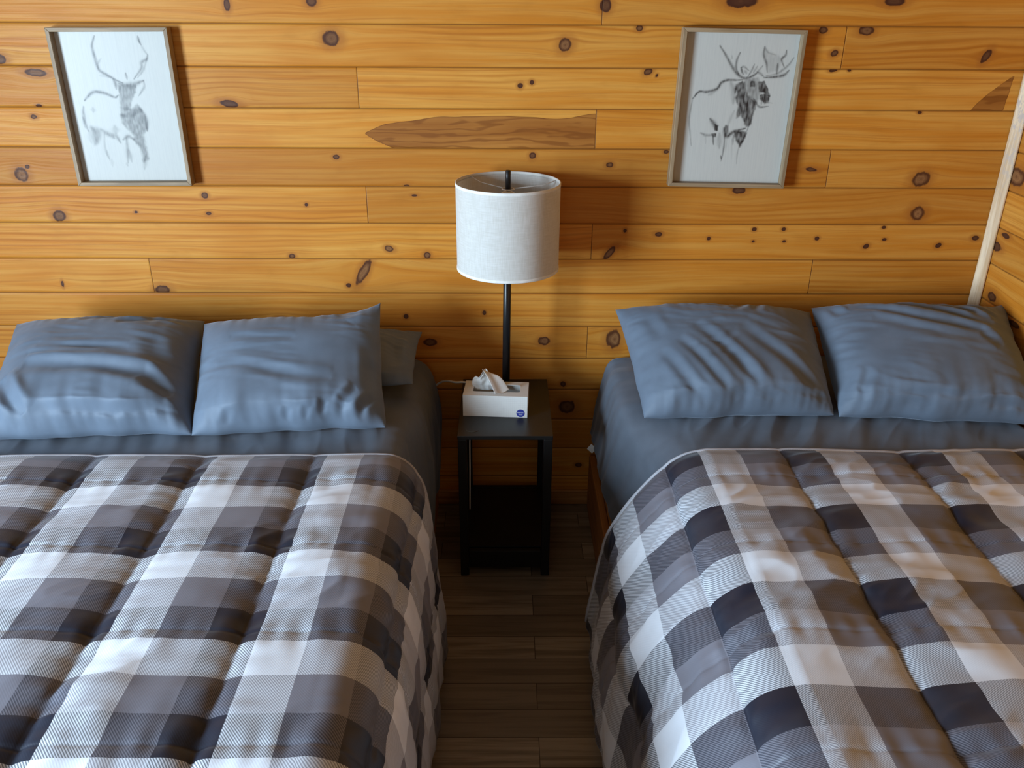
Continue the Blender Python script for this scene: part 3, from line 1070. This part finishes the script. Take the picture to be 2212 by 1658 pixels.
lamp = empty('table_lamp', (LX, LY, ntop), 'tall black pole lamp with a white drum shade standing on the nightstand', 'lamp')
bm = bmesh.new()
lathe(bm, [(0, ntop + .0003), (.031, ntop + .0003), (.032, ntop + .003), (.031, ntop + .008), (.016, ntop + .012), (.0135, ntop + .016), (0, ntop + .016)], 48, (.006, LY))
obj('base', bm, M_POLE, lamp, True)
bm = bmesh.new()
tube(bm, [(.006, LY, ntop + .012), (.0085, LY, .86), (LX, LY, 1.16)], .0132, 20)
obj('pole', bm, M_POLE, lamp, True)
R0, ZS0, ZS1 = .168, 1.043, 1.326
bm = bmesh.new()
n_ = 96
pr_s = [(R0, ZS0), (R0, ZS1), (R0 - .0022, ZS1), (R0 - .0022, ZS0), (R0, ZS0)]
lathe(bm, pr_s, n_, (LX, LY))
bmesh.ops.remove_doubles(bm, verts=bm.verts[:], dist=1e-6)
bmesh.ops.recalc_face_normals(bm, faces=bm.faces[:])
shade = obj('shade', bm, shade_mat(), lamp, True)
md = shade.modifiers.new('edge', 'EDGE_SPLIT')
md.split_angle = .9
M_HEM = plain('shade_tape', (.80, .78, .73), .8)
for zc in (ZS0 + .004, ZS1 - .004):
    bm = bmesh.new()
    lathe(bm, [(R0 + .0002, zc - .005), (R0 + .0012, zc - .004), (R0 + .0012, zc + .004), (R0, zc + .0052), (R0 - .0030, zc + .0052), (R0 - .0034, zc - .005), (R0 + .0002, zc - .005)], n_, (LX, LY))
    bmesh.ops.remove_doubles(bm, verts=bm.verts[:], dist=1e-6)
    bmesh.ops.recalc_face_normals(bm, faces=bm.faces[:])
    obj('hem_tape', bm, M_HEM, shade, True)
ZF = 1.304
M_WIRE = plain('white_wire', (.75, .74, .72), .35)
bm = bmesh.new()
ringp = [(LX + .019 * math.cos(a), LY + .019 * math.sin(a), ZF) for a in np.linspace(0, 2 * PI, 33)]
tube(bm, ringp, .0022, 8)
for a in (math.radians(138), math.radians(258), math.radians(18)):
    c_, s_ = math.cos(a), math.sin(a)
    tube(bm, [(LX + .019 * c_, LY + .019 * s_, ZF), (LX + .12 * c_, LY + .12 * s_, ZF + .004), (LX + (R0 - .004) * c_, LY + (R0 - .004) * s_, ZF + .017)], .0016, 8)
obj('shade_fitter', bm, M_WIRE, lamp, True)
bm = bmesh.new()
lathe(bm, [(0, 1.300), (.0085, 1.300), (.0085, 1.362), (.007, 1.3635), (0, 1.3635)], 24, (LX, LY))
obj('finial', bm, M_POLE, lamp, True)
bm = bmesh.new()
lathe(bm, [(.0135, 1.158), (.018, 1.165), (.018, 1.20), (.0150, 1.212), (0, 1.212)], 32, (LX, LY))
obj('socket', bm, M_POLE, lamp, True)
bm = bmesh.new()
lathe(bm, [(.013, 1.212), (.0145, 1.222), (.022, 1.240), (.029, 1.262), (.030, 1.276), (.024, 1.290), (.012, 1.2975), (0, 1.299)], 32, (LX, LY))
obj('bulb', bm, plain('frosted_bulb', (.78, .78, .76), .25), lamp, True)
bm = bmesh.new()
tube(bm, [(LX + .012, LY - .008, 1.038), (LX + .015, LY - .012, 1.030), (LX + .0155, LY - .012, 1.012)], [.0045, .006, .0055], 12)
obj('switch_knob', bm, M_POLE, lamp, True)
bm = bmesh.new()
tube(bm, catmull([(-.04, LY + .01, ntop + .006), (-.10, LY + .02, ntop + .022), (-.135, -.15, ntop + .040), (-.175, -.13, ntop + .032), (-.208, -.085, ntop + .016), (-.236, -.040, ntop - .01), (-.262, -.025, ntop - .04), (-.300, -.0225, ntop - .12), (-.325, -.022, ntop - .25), (-.33, -.022, .12)], 10), .0038, 10)
obj('power_cord', bm, M_CORD, lamp, True)['label'] = 'white power cord'

# ------------------------------------------------------------------ tissue box
def card_mat():
    t = NT('printed_tissue_carton')
    co = t.coord()
    sep = t.n('SeparateXYZ')
    t.l(co, sep.inputs[0])
    l1 = t.math('ABSOLUTE', t.math('SUBTRACT', t.math('FRACT', t.math('MULTIPLY', sep.outputs[0], 150.)), .5))
    l2 = t.math('ABSOLUTE', t.math('SUBTRACT', t.math('FRACT', t.math('MULTIPLY', sep.outputs[2], 150.)), .5))
    l3 = t.math('ABSOLUTE', t.math('SUBTRACT', t.math('FRACT', t.math('MULTIPLY', sep.outputs[1], 150.)), .5))
    g = t.math('MAXIMUM', t.math('MAXIMUM', t.step(l1, .34, .46), t.step(l2, .34, .46)), 0)
    n = t.noise(t.vmul(co, (30, 30, 30)), 1, 2)
    g = t.math('MULTIPLY', g, t.step(n, .35, .65, .05, .35))
    t.set(Base_Color=t.mix(g, (.74, .73, .70), (.50, .48, .46)), Roughness=.5)
    return t.m


TB = empty('tissue_box', (-.027, -.28, ntop), 'white tissue box with a round blue mark on the nightstand', 'tissue box')
TB.rotation_euler = (0, 0, math.radians(-3.8))
bw, bd, bh = .219, .117, .0785
cx0, cx1, cy0, cy1 = -bw / 2, bw / 2, -bd / 2, bd / 2
th = .0012


def local(o):
    o.matrix_parent_inverse = Matrix.Identity(4)
    return o


bm = bmesh.new()
# carton: outer shell with an oblong opening in the lid
nseg = 64
op = []
for k in range(nseg):
    a = 2 * PI * k / nseg
    c_, s_ = math.cos(a), math.sin(a)
    p_ = .12
    op.append((math.copysign(abs(c_) ** p_, c_) * .080 + .002, math.copysign(abs(s_) ** p_, s_) * .029 + .004))
def rect_pt(k):
    a = 2 * PI * k / nseg
    c_, s_ = math.cos(a), math.sin(a)
    m_ = max(abs(c_), abs(s_))
    return (c_ / m_ * bw / 2, s_ / m_ * bd / 2)
top_o = [bm.verts.new((*rect_pt(k), bh)) for k in range(nseg)]
top_i = [bm.verts.new((*op[k], bh)) for k in range(nseg)]
in_i = [bm.verts.new((*op[k], bh - .0015)) for k in range(nseg)]
in_o = [bm.verts.new((rect_pt(k)[0] * .985, rect_pt(k)[1] * .97, bh - .0015)) for k in range(nseg)]
bo_o = [bm.verts.new((*rect_pt(k), .0004)) for k in range(nseg)]
bo_i = [bm.verts.new((rect_pt(k)[0] * .985, rect_pt(k)[1] * .97, .002)) for k in range(nseg)]
for k in range(nseg):
    j = (k + 1) % nseg
    for A, B in ((bo_o, top_o), (top_o, top_i), (top_i, in_i), (in_i, in_o), (in_o, bo_i)):
        bm.faces.new((A[k], A[j], B[j], B[k]))
bm.faces.new(bo_o[::-1])
bm.faces.new(bo_i)
local(obj('carton', bm, card_mat(), TB))
# blue round mark on the front, with a pale script bar
M_BLUE = plain('blue_print', (.030, .045, .30), .5)
M_WHITEP = plain('white_print', (.75, .78, .85), .5)
bm = bmesh.new()
lx_, lz_, lr_ = .0865, .0165, .0142
cc = bm.verts.new((lx_, cy0 - .0004, lz_))
rg = [bm.verts.new((lx_ + lr_ * math.cos(2 * PI * k / 40), cy0 - .0004, lz_ + lr_ * math.sin(2 * PI * k / 40))) for k in range(40)]
for k in range(40):
    bm.faces.new((cc, rg[k], rg[(k + 1) % 40]))
lg = local(obj('printed_mark', bm, M_BLUE, TB))
lg['label'] = 'round blue mark'
bm = bmesh.new()
script = [(-.0105, .0012), (-.0105, .0045), (-.0102, .0022), (-.0078, .0044), (-.0092, .0030), (-.0074, .0012), (-.0062, .0022), (-.0055, .0046), (-.0058, .0014), (-.0044, .0018), (-.0032, .0030),
          (-.0040, .0012), (-.0024, .0016), (-.0012, .0030), (-.0020, .0012), (-.0004, .0018), (.0006, .0030), (.0008, .0012), (.0022, .0032), (.0030, .0013), (.0046, .0030), (.0040, .0013), (.0058, .0016), (.0080, .0034), (.0062, .0013), (.0084, .0032), (.0102, .0014)]
tube(bm, [(lx_ + a, cy0 - .0009, lz_ + c_) for a, c_ in script], .00052, 6)
for dz, hw in ((-.0035, .0075), (-.0060, .0055)):
    tube(bm, [(lx_ - hw, cy0 - .0008, lz_ + dz), (lx_ + hw, cy0 - .0008, lz_ + dz)], .00038, 6)
sg_ = obj('mark_script', bm, M_WHITEP, lg)
sg_.matrix_parent_inverse = Matrix.Identity(4)
sg_['label'] = 'white script on the mark'
# tissue pulled up and folded over the front of the opening
def tissue_sheet():
    nu, nv = 46, 40
    u = np.linspace(0, 1, nu)
    v = np.linspace(0, 1, nv)
    U, V = np.meshgrid(u, v)
    base = np.stack([-.078 + .095 * U, .012 - .006 * U + 0 * V, bh - .010 + 0 * U], -1)
    peak = np.stack([-.072 + .062 * U, .010 - .012 * U, bh + .036 + .034 * np.exp(-((U - .55) / .28) ** 2) - .004 * U], -1)
    P = base * (1 - V ** .8)[..., None] + peak * (V ** .8)[..., None]
    P[..., 1] += (.010 * np.sin(U * 9 + V * 2) * V + .006 * noise(U * 5, V * 4, 2))
    P[..., 0] -= .010 * (1 - U) * V * (1 - V) * 4
    return P
def flap_sheet():
    nu, nv = 34, 40
    U, V = np.meshgrid(np.linspace(0, 1, nu), np.linspace(0, 1, nv))
    a0, a1 = np.array([-.048, .002, bh + .070]), np.array([-.010, .000, bh + .055])
    b0, b1 = np.array([.000, -.056, bh + .003]), np.array([.045, -.020, bh + .004])
    A = a0 * (1 - U)[..., None] + a1 * U[..., None]
    B = b0 * (1 - U)[..., None] + b1 * U[..., None]
    P = A * (1 - V)[..., None] + B * V[..., None]
    P[..., 2] += .014 * np.sin(V * PI) + .003 * np.sin(U * 7 + 1) * V
    P[..., 1] -= .010 * np.sin(V * PI) * (1 - U)
    return P
def tissue_mat():
    t = NT('tissue_paper')
    co = t.coord()
    n = t.noise(co, 160, 3)
    t.set(Base_Color=t.mix(n, (.76, .75, .72), (.84, .83, .81)), Roughness=.9)
    t.b.inputs['Specular IOR Level'].default_value = .1
    t.bump(n, .25, .0006)
    return t.m
M_TISSUE = tissue_mat()
me = grid_mesh('tissue', tissue_sheet())
ts = local(link('tissue', me, M_TISSUE, TB))
md = ts.modifiers.new('thick', 'SOLIDIFY'); md.thickness = .0006
me = grid_mesh('tissue_fold', flap_sheet())
tf = link('tissue_fold', me, M_TISSUE, ts)
tf.matrix_parent_inverse = Matrix.Identity(4)
md = tf.modifiers.new('thick', 'SOLIDIFY'); md.thickness = .0006

# ------------------------------------------------------------------ pictures
M_FRAME = stick_mat('weathered_frame_wood', (.38, .265, .155), (.24, .16, .085), 0)
M_FRAMEV = stick_mat('weathered_frame_wood_upright', (.38, .265, .155), (.24, .16, .085), 2)


def art_mat():
    t = NT('ink_print')
    ink = t.attr('ink')
    co = t.coord()
    n = t.noise(t.vmul(co, (260, 1, 9)), 1, 2, .6)
    base = t.mix(t.step(n, .35, .75, 0, .5), (.55, .55, .51), (.48, .48, .455))
    t.set(Base_Color=t.mix(ink, base, (.018, .017, .019)), Roughness=.40)
    t.b.inputs['Specular IOR Level'].default_value = .4
    return t.m


M_ART = art_mat()


def picture(label, corners, inner_px, ox, oy, zoom, strokes, fills, gain, depth=.040, mw=.0125):
    """corners: the four outer front corners as photo pixels TL TR BR BL; art strokes in pixels of the enlarged crop"""
    yf = -depth
    TL, TR, BR, BL = [at(p[0], p[1], 1, yf) for p in corners]
    ang = math.atan2((TL[0] + TR[0] - BL[0] - BR[0]) / 2, (TL[2] + TR[2] - BL[2] - BR[2]) / 2)
    ctr = (TL + TR + BR + BL) / 4
    w = (np.linalg.norm(TR - TL) + np.linalg.norm(BR - BL)) / 4
    h = (np.linalg.norm(TL - BL) + np.linalg.norm(TR - BR)) / 4
    t = empty('picture', (ctr[0], 0, ctr[2] - h), label, 'picture', 'framed animal drawings on the wall')
    ca, sa = math.cos(ang), math.sin(ang)
    def wp(a, c, y):
        return (ctr[0] + a * ca + c * sa, y, ctr[2] - a * sa + c * ca)
    def member(u0, u1, v0, v1, m, mit):
        bm = bmesh.new()
        vs = []
        for y in (yf, -.0022):
            vs.append([bm.verts.new(wp(a, c, y)) for a, c in mit])
        for k in range(4):
            bm.faces.new((vs[0][k], vs[0][(k + 1) % 4], vs[1][(k + 1) % 4], vs[1][k]))
        bm.faces.new(vs[0][::-1])
        bm.faces.new(vs[1])
        bmesh.ops.recalc_face_normals(bm, faces=bm.faces[:])
        return obj('frame_rail' if abs(v1 - v0) < abs(u1 - u0) else 'frame_stile', bm, m, t, False, .0012)
    i, j = w - mw, h - mw
    member(-w, w, j, h, M_FRAME, [(-w, h), (w, h), (i, j), (-i, j)])
    member(-w, w, -h, -j, M_FRAME, [(-i, -j), (i, -j), (w, -h), (-w, -h)])
    member(-w, -i, -h, h, M_FRAMEV, [(-w, h), (-i, j), (-i, -j), (-w, -h)])
    member(i, w, -h, h, M_FRAMEV, [(i, j), (w, h), (w, -h), (i, -j)])
    yp = -.012
    nx_, nz_ = 320, 430
    A, Cc = np.meshgrid(np.linspace(-i, i, nx_), np.linspace(-j, j, nz_))
    X = ctr[0] + A * ca + Cc * sa
    Z = ctr[2] - A * sa + Cc * ca
    ink = np.zeros(A.shape)
    def w2(p):
        q = at(ox + p[0] / zoom, oy + p[1] / zoom, 1, yp)
        return (q[0], q[2])
    unit = abs(w2((101, 800))[0] - w2((100, 800))[0])
    wob = noise(X * 90, Z * 90, 5) * 3 * unit
    streak = .85 + .18 * noise(X * 420, Z * 22, 6) + .25 * noise(X * 130, Z * 60, 8)
    for pts, dark, soft in fills:
        P = [w2(p) for p in pts]
        inside = np.zeros(A.shape, bool)
        for k in range(len(P)):
            (x1, z1), (x2, z2) = P[k], P[(k + 1) % len(P)]
            cr = ((z1 > Z) != (z2 > Z)) & (X < (x2 - x1) * (Z - z1) / (z2 - z1 + 1e-12) + x1)
            inside ^= cr
        d, _, _ = seg_dist(X, Z, P + [P[0]])
        sd = np.where(inside, d, -d)
        m = smooth(-soft * 1.5 * unit, soft * .5 * unit, sd + wob * 2) * dark * np.clip(streak + .25 * noise(X * 60, Z * 45, 9), .3, 1.3)
        ink = 1 - (1 - ink) * (1 - np.clip(m, 0, 1))
    for pts, dark, wd in strokes:
        P = catmull([w2(p) for p in pts], 5).tolist() if len(pts) > 2 else [w2(p) for p in pts]
        d, t_, _ = seg_dist(X, Z, P)
        ww = wd * unit * (.35 + .8 * np.sin(np.clip(t_ * .9 + .08, 0, 1) * PI)) * .55
        m = dark * np.exp(-(np.maximum(d + wob * .35, 0) / ww) ** 2) * np.clip(streak, .45, 1.2)
        ink = 1 - (1 - ink) * (1 - np.clip(m, 0, 1))
    P = np.stack([X, 0 * X + yp, Z], -1)
    me = grid_mesh('art_print', P, {'ink': np.clip(ink * gain, 0, 1)})
    o = link('art_print', me, M_ART, t)
    md = o.modifiers.new('thick', 'SOLIDIFY')
    md.thickness = .006
    md.offset = -1
    return t


elk_s = [([(495, 165), (474, 250), (490, 330), (520, 430), (550, 492), (640, 545), (700, 580), (765, 608)], .62, 22), ([(522, 430), (560, 375)], .25, 16), ([(545, 540), (600, 545), (660, 552)], .25, 12),
         ([(675, 565), (695, 610), (705, 665)], .6, 26), ([(905, 168), (915, 205), (935, 245)], .62, 18), ([(935, 245), (965, 300), (1000, 345)], .3, 16),
         ([(1000, 345), (985, 385), (940, 415), (938, 470), (870, 570)], .5, 22), ([(990, 380), (960, 480), (905, 558)], .35, 16), ([(790, 512), (806, 575)], .6, 16),
         ([(730, 612), (800, 628), (880, 615), (958, 585)], .6, 34), ([(958, 585), (968, 640), (940, 690), (915, 730)], .42, 16), ([(745, 640), (735, 700)], .3, 20),
         ([(405, 772), (440, 730), (500, 690), (600, 705), (690, 742), (722, 722)], .66, 22), ([(395, 830), (394, 900), (415, 1000), (440, 1060)], .5, 24), ([(390, 930), (410, 1030)], .3, 18),
         ([(930, 850), (985, 950), (996, 1060)], .6, 28), ([(900, 870), (895, 960)], -.0, 10), ([(470, 1030), (520, 1090), (515, 1180)], .42, 60), ([(560, 1045), (620, 1085), (700, 1110), (745, 1170)], .45, 34),
         ([(690, 1020), (700, 1080)], .3, 50), ([(590, 1080), (600, 1230), (645, 1340)], .26, 18), ([(610, 1240), (640, 1320)], .2, 18), ([(800, 1110), (812, 1250), (815, 1360)], .42, 24),
         ([(820, 1240), (850, 1350)], .3, 30), ([(980, 1300), (970, 1420)], .3, 30), ([(485, 845), (487, 880)], .28, 34), ([(770, 1140), (820, 1110), (870, 1140)], .5, 26), ([(640, 1100), (690, 1130)], .3, 22),
         ([(760, 870), (745, 800), (730, 720)], .3, 16), ([(450, 1060), (470, 1170)], .16, 40), ([(660, 1330), (670, 1390)], .14, 26), ([(800, 1360), (815, 1390)], .2, 18)]
elk_f = [([(745, 840), (850, 850), (905, 810), (945, 870), (830, 930), (752, 915)], .34, 18), ([(725, 630), (885, 630), (880, 690), (850, 760), (830, 860), (780, 868), (752, 800)], .50, 16), ([(750, 905), (800, 915), (850, 868), (925, 850), (985, 960), (990, 1030), (940, 1105), (905, 1120), (820, 1045), (765, 975)], .52, 26),
         ([(862, 1135), (960, 1110), (985, 1230), (1005, 1320), (965, 1350), (935, 1215)], .48, 22), ([(480, 1030), (560, 1050), (530, 1160), (500, 1190)], .22, 30)]
picture('framed drawing of an antlered elk, hung above the left bed', [(98, 62.5), (356, 56), (417, 402), (167, 402)], None, 90, 40, 4.363, [(p_, min(.95, d_ * 1.3), w_ * 1.1) for p_, d_, w_ in elk_s], [(p_, d_ * 1.4, w_ * .7) for p_, d_, w_ in elk_f], .92)
moose_s = [([(548, 258), (600, 340), (650, 430), (700, 510), (770, 560), (850, 545), (900, 510)], .8, 22), ([(738, 320), (706, 390), (700, 470), (728, 530)], .7, 18), ([(660, 345), (662, 385)], .3, 8),
           ([(872, 430), (840, 500), (808, 545)], .5, 16), ([(898, 450), (862, 510)], .45, 16), ([(950, 445), (890, 512), (830, 550)], .5, 18), ([(745, 462), (775, 455), (822, 492)], .6, 16),
           ([(745, 462), (755, 500), (768, 528)], .8, 18), ([(780, 490), (800, 520)], .4, 24), ([(970, 266), (958, 340), (984, 420), (992, 505)], .7, 18), ([(970, 266), (1000, 318), (1075, 345)], .35, 12),
           ([(1175, 300), (1165, 345), (1128, 385), (1150, 455)], .75, 18), ([(1242, 370), (1200, 430), (1130, 490), (1080, 520), (980, 540)], .5, 18), ([(1196, 490), (1150, 532), (1080, 548), (960, 558)], .85, 22),
           ([(1092, 425), (1080, 522)], .75, 18), ([(900, 505), (930, 520), (965, 552)], .6, 20), ([(290, 752), (350, 690), (430, 690), (520, 660), (560, 605), (620, 580), (700, 580), (760, 578)], .9, 22),
           ([(350, 680), (368, 690)], .6, 14), ([(292, 750), (270, 850), (255, 960), (265, 1080), (275, 1200)], .42, 14), ([(690, 700), (700, 640), (760, 592)], .85, 26), ([(455, 945), (495, 1000), (515, 1050)], .85, 34),
           ([(602, 1010), (590, 1060), (610, 1110), (680, 1065), (785, 1035)], .9, 30), ([(365, 1078), (420, 1100), (505, 1092)], .5, 22), ([(480, 1090), (485, 1190)], .7, 16), ([(540, 1085), (540, 1220)], .35, 40),
           ([(592, 1085), (582, 1220), (555, 1345)], .6, 14), ([(552, 1290), (562, 1330)], .6, 14), ([(672, 1100), (668, 1190)], .55, 14), ([(740, 1180), (712, 1260), (700, 1370)], .35, 12), ([(410, 1110), (410, 1180)], .2, 14),
           ([(865, 755), (915, 830), (1005, 825)], .75, 16), ([(940, 775), (935, 815)], .6, 14), ([(785, 690), (770, 770), (800, 840), (795, 1000)], .7, 16), ([(860, 870), (835, 960), (800, 1060)], .6, 16),
           ([(440, 720), (500, 690)], .3, 26), ([(650, 600), (680, 700), (670, 800)], .35, 46), ([(680, 870), (640, 960), (620, 1000)], .25, 26), ([(1010, 790), (1045, 800)], .2, 10), ([(660, 1130), (655, 1330)], .18, 10),
           ([(610, 1120), (600, 1250)], .2, 10), ([(800, 1080), (740, 1190)], .5, 14)]
moose_f = [([(785, 580), (900, 560), (925, 640), (918, 720), (890, 780), (840, 745), (805, 680)], .40, 18), ([(840, 590), (872, 592), (870, 640), (835, 640)], .75, 9), ([(912, 600), (962, 590), (1000, 670), (1012, 735), (965, 700), (920, 685)], .75, 10),
           ([(920, 722), (960, 712), (1012, 730), (1005, 795), (965, 802), (930, 760)], .88, 9), ([(695, 740), (720, 690), (780, 600), (800, 720), (890, 790), (862, 870), (830, 1000), (795, 1015), (745, 900), (705, 935), (720, 830)], .70, 16),
           ([(690, 660), (760, 595), (770, 650), (715, 690)], .6, 12), ([(680, 1062), (790, 1070), (765, 1150), (732, 1205), (692, 1125)], .88, 16), ([(585, 1035), (620, 1010), (620, 1080), (600, 1105)], .6, 14),
           ([(968, 275), (1000, 315), (1060, 340), (1130, 385), (1090, 480), (1000, 505), (978, 400)], .18, 20), ([(500, 1000), (530, 1010), (520, 1055), (495, 1050)], .8, 10), ([(470, 1085), (510, 1085), (500, 1115), (480, 1120)], .7, 10)]
picture('framed drawing of a moose, hung above the right bed', [(1477, 60.6), (1747.4, 64), (1692.4, 404.4), (1444, 405.6)], None, 1430, 40, 4.363, moose_s, [(p_, min(.97, d_ * 1.25), w_ * .8) for p_, d_, w_ in moose_f], 1.0)

# ------------------------------------------------------------------ light
def area(name, loc, rot, sx, sy, power, c, spread=180):
    l = bpy.data.lights.new(name, 'AREA')
    l.shape = 'RECTANGLE'
    l.size, l.size_y = sx, sy
    l.energy = power
    l.color = c
    l.spread = math.radians(spread)
    o = bpy.data.objects.new(name, l)
    o.location = loc
    o.rotation_euler = rot
    col.objects.link(o)
    return o


cy = (WIN1[0][0] + WIN1[1][0]) / 2
cz = (WIN1[0][1] + WIN1[1][1]) / 2
area('daylight_left_window', (WX0 - .02, cy, cz), (0, -PI / 2, 0), WIN1[1][1] - WIN1[0][1], WIN1[1][0] - WIN1[0][0], 275, (.63, .82, 1.0))
cx = (WIN2[0][0] + WIN2[1][0]) / 2
cz = (WIN2[0][1] + WIN2[1][1]) / 2
area('daylight_front_window', (cx, YF - .02, cz), (-PI / 2, 0, PI), WIN2[1][0] - WIN2[0][0], WIN2[1][1] - WIN2[0][1], 5, (.85, .92, 1.0))
wd = bpy.data.worlds.new('sky')
sc.world = wd
wd.use_nodes = True
wd.node_tree.nodes['Background'].inputs[0].default_value = (.75, .87, 1, 1)
wd.node_tree.nodes['Background'].inputs[1].default_value = .15

sc.view_settings.view_transform = 'Standard'
sc.view_settings.look = 'None'
sc.view_settings.gamma = 1.0
sc.view_settings.use_curve_mapping = False
sc.view_settings.exposure = 0.3
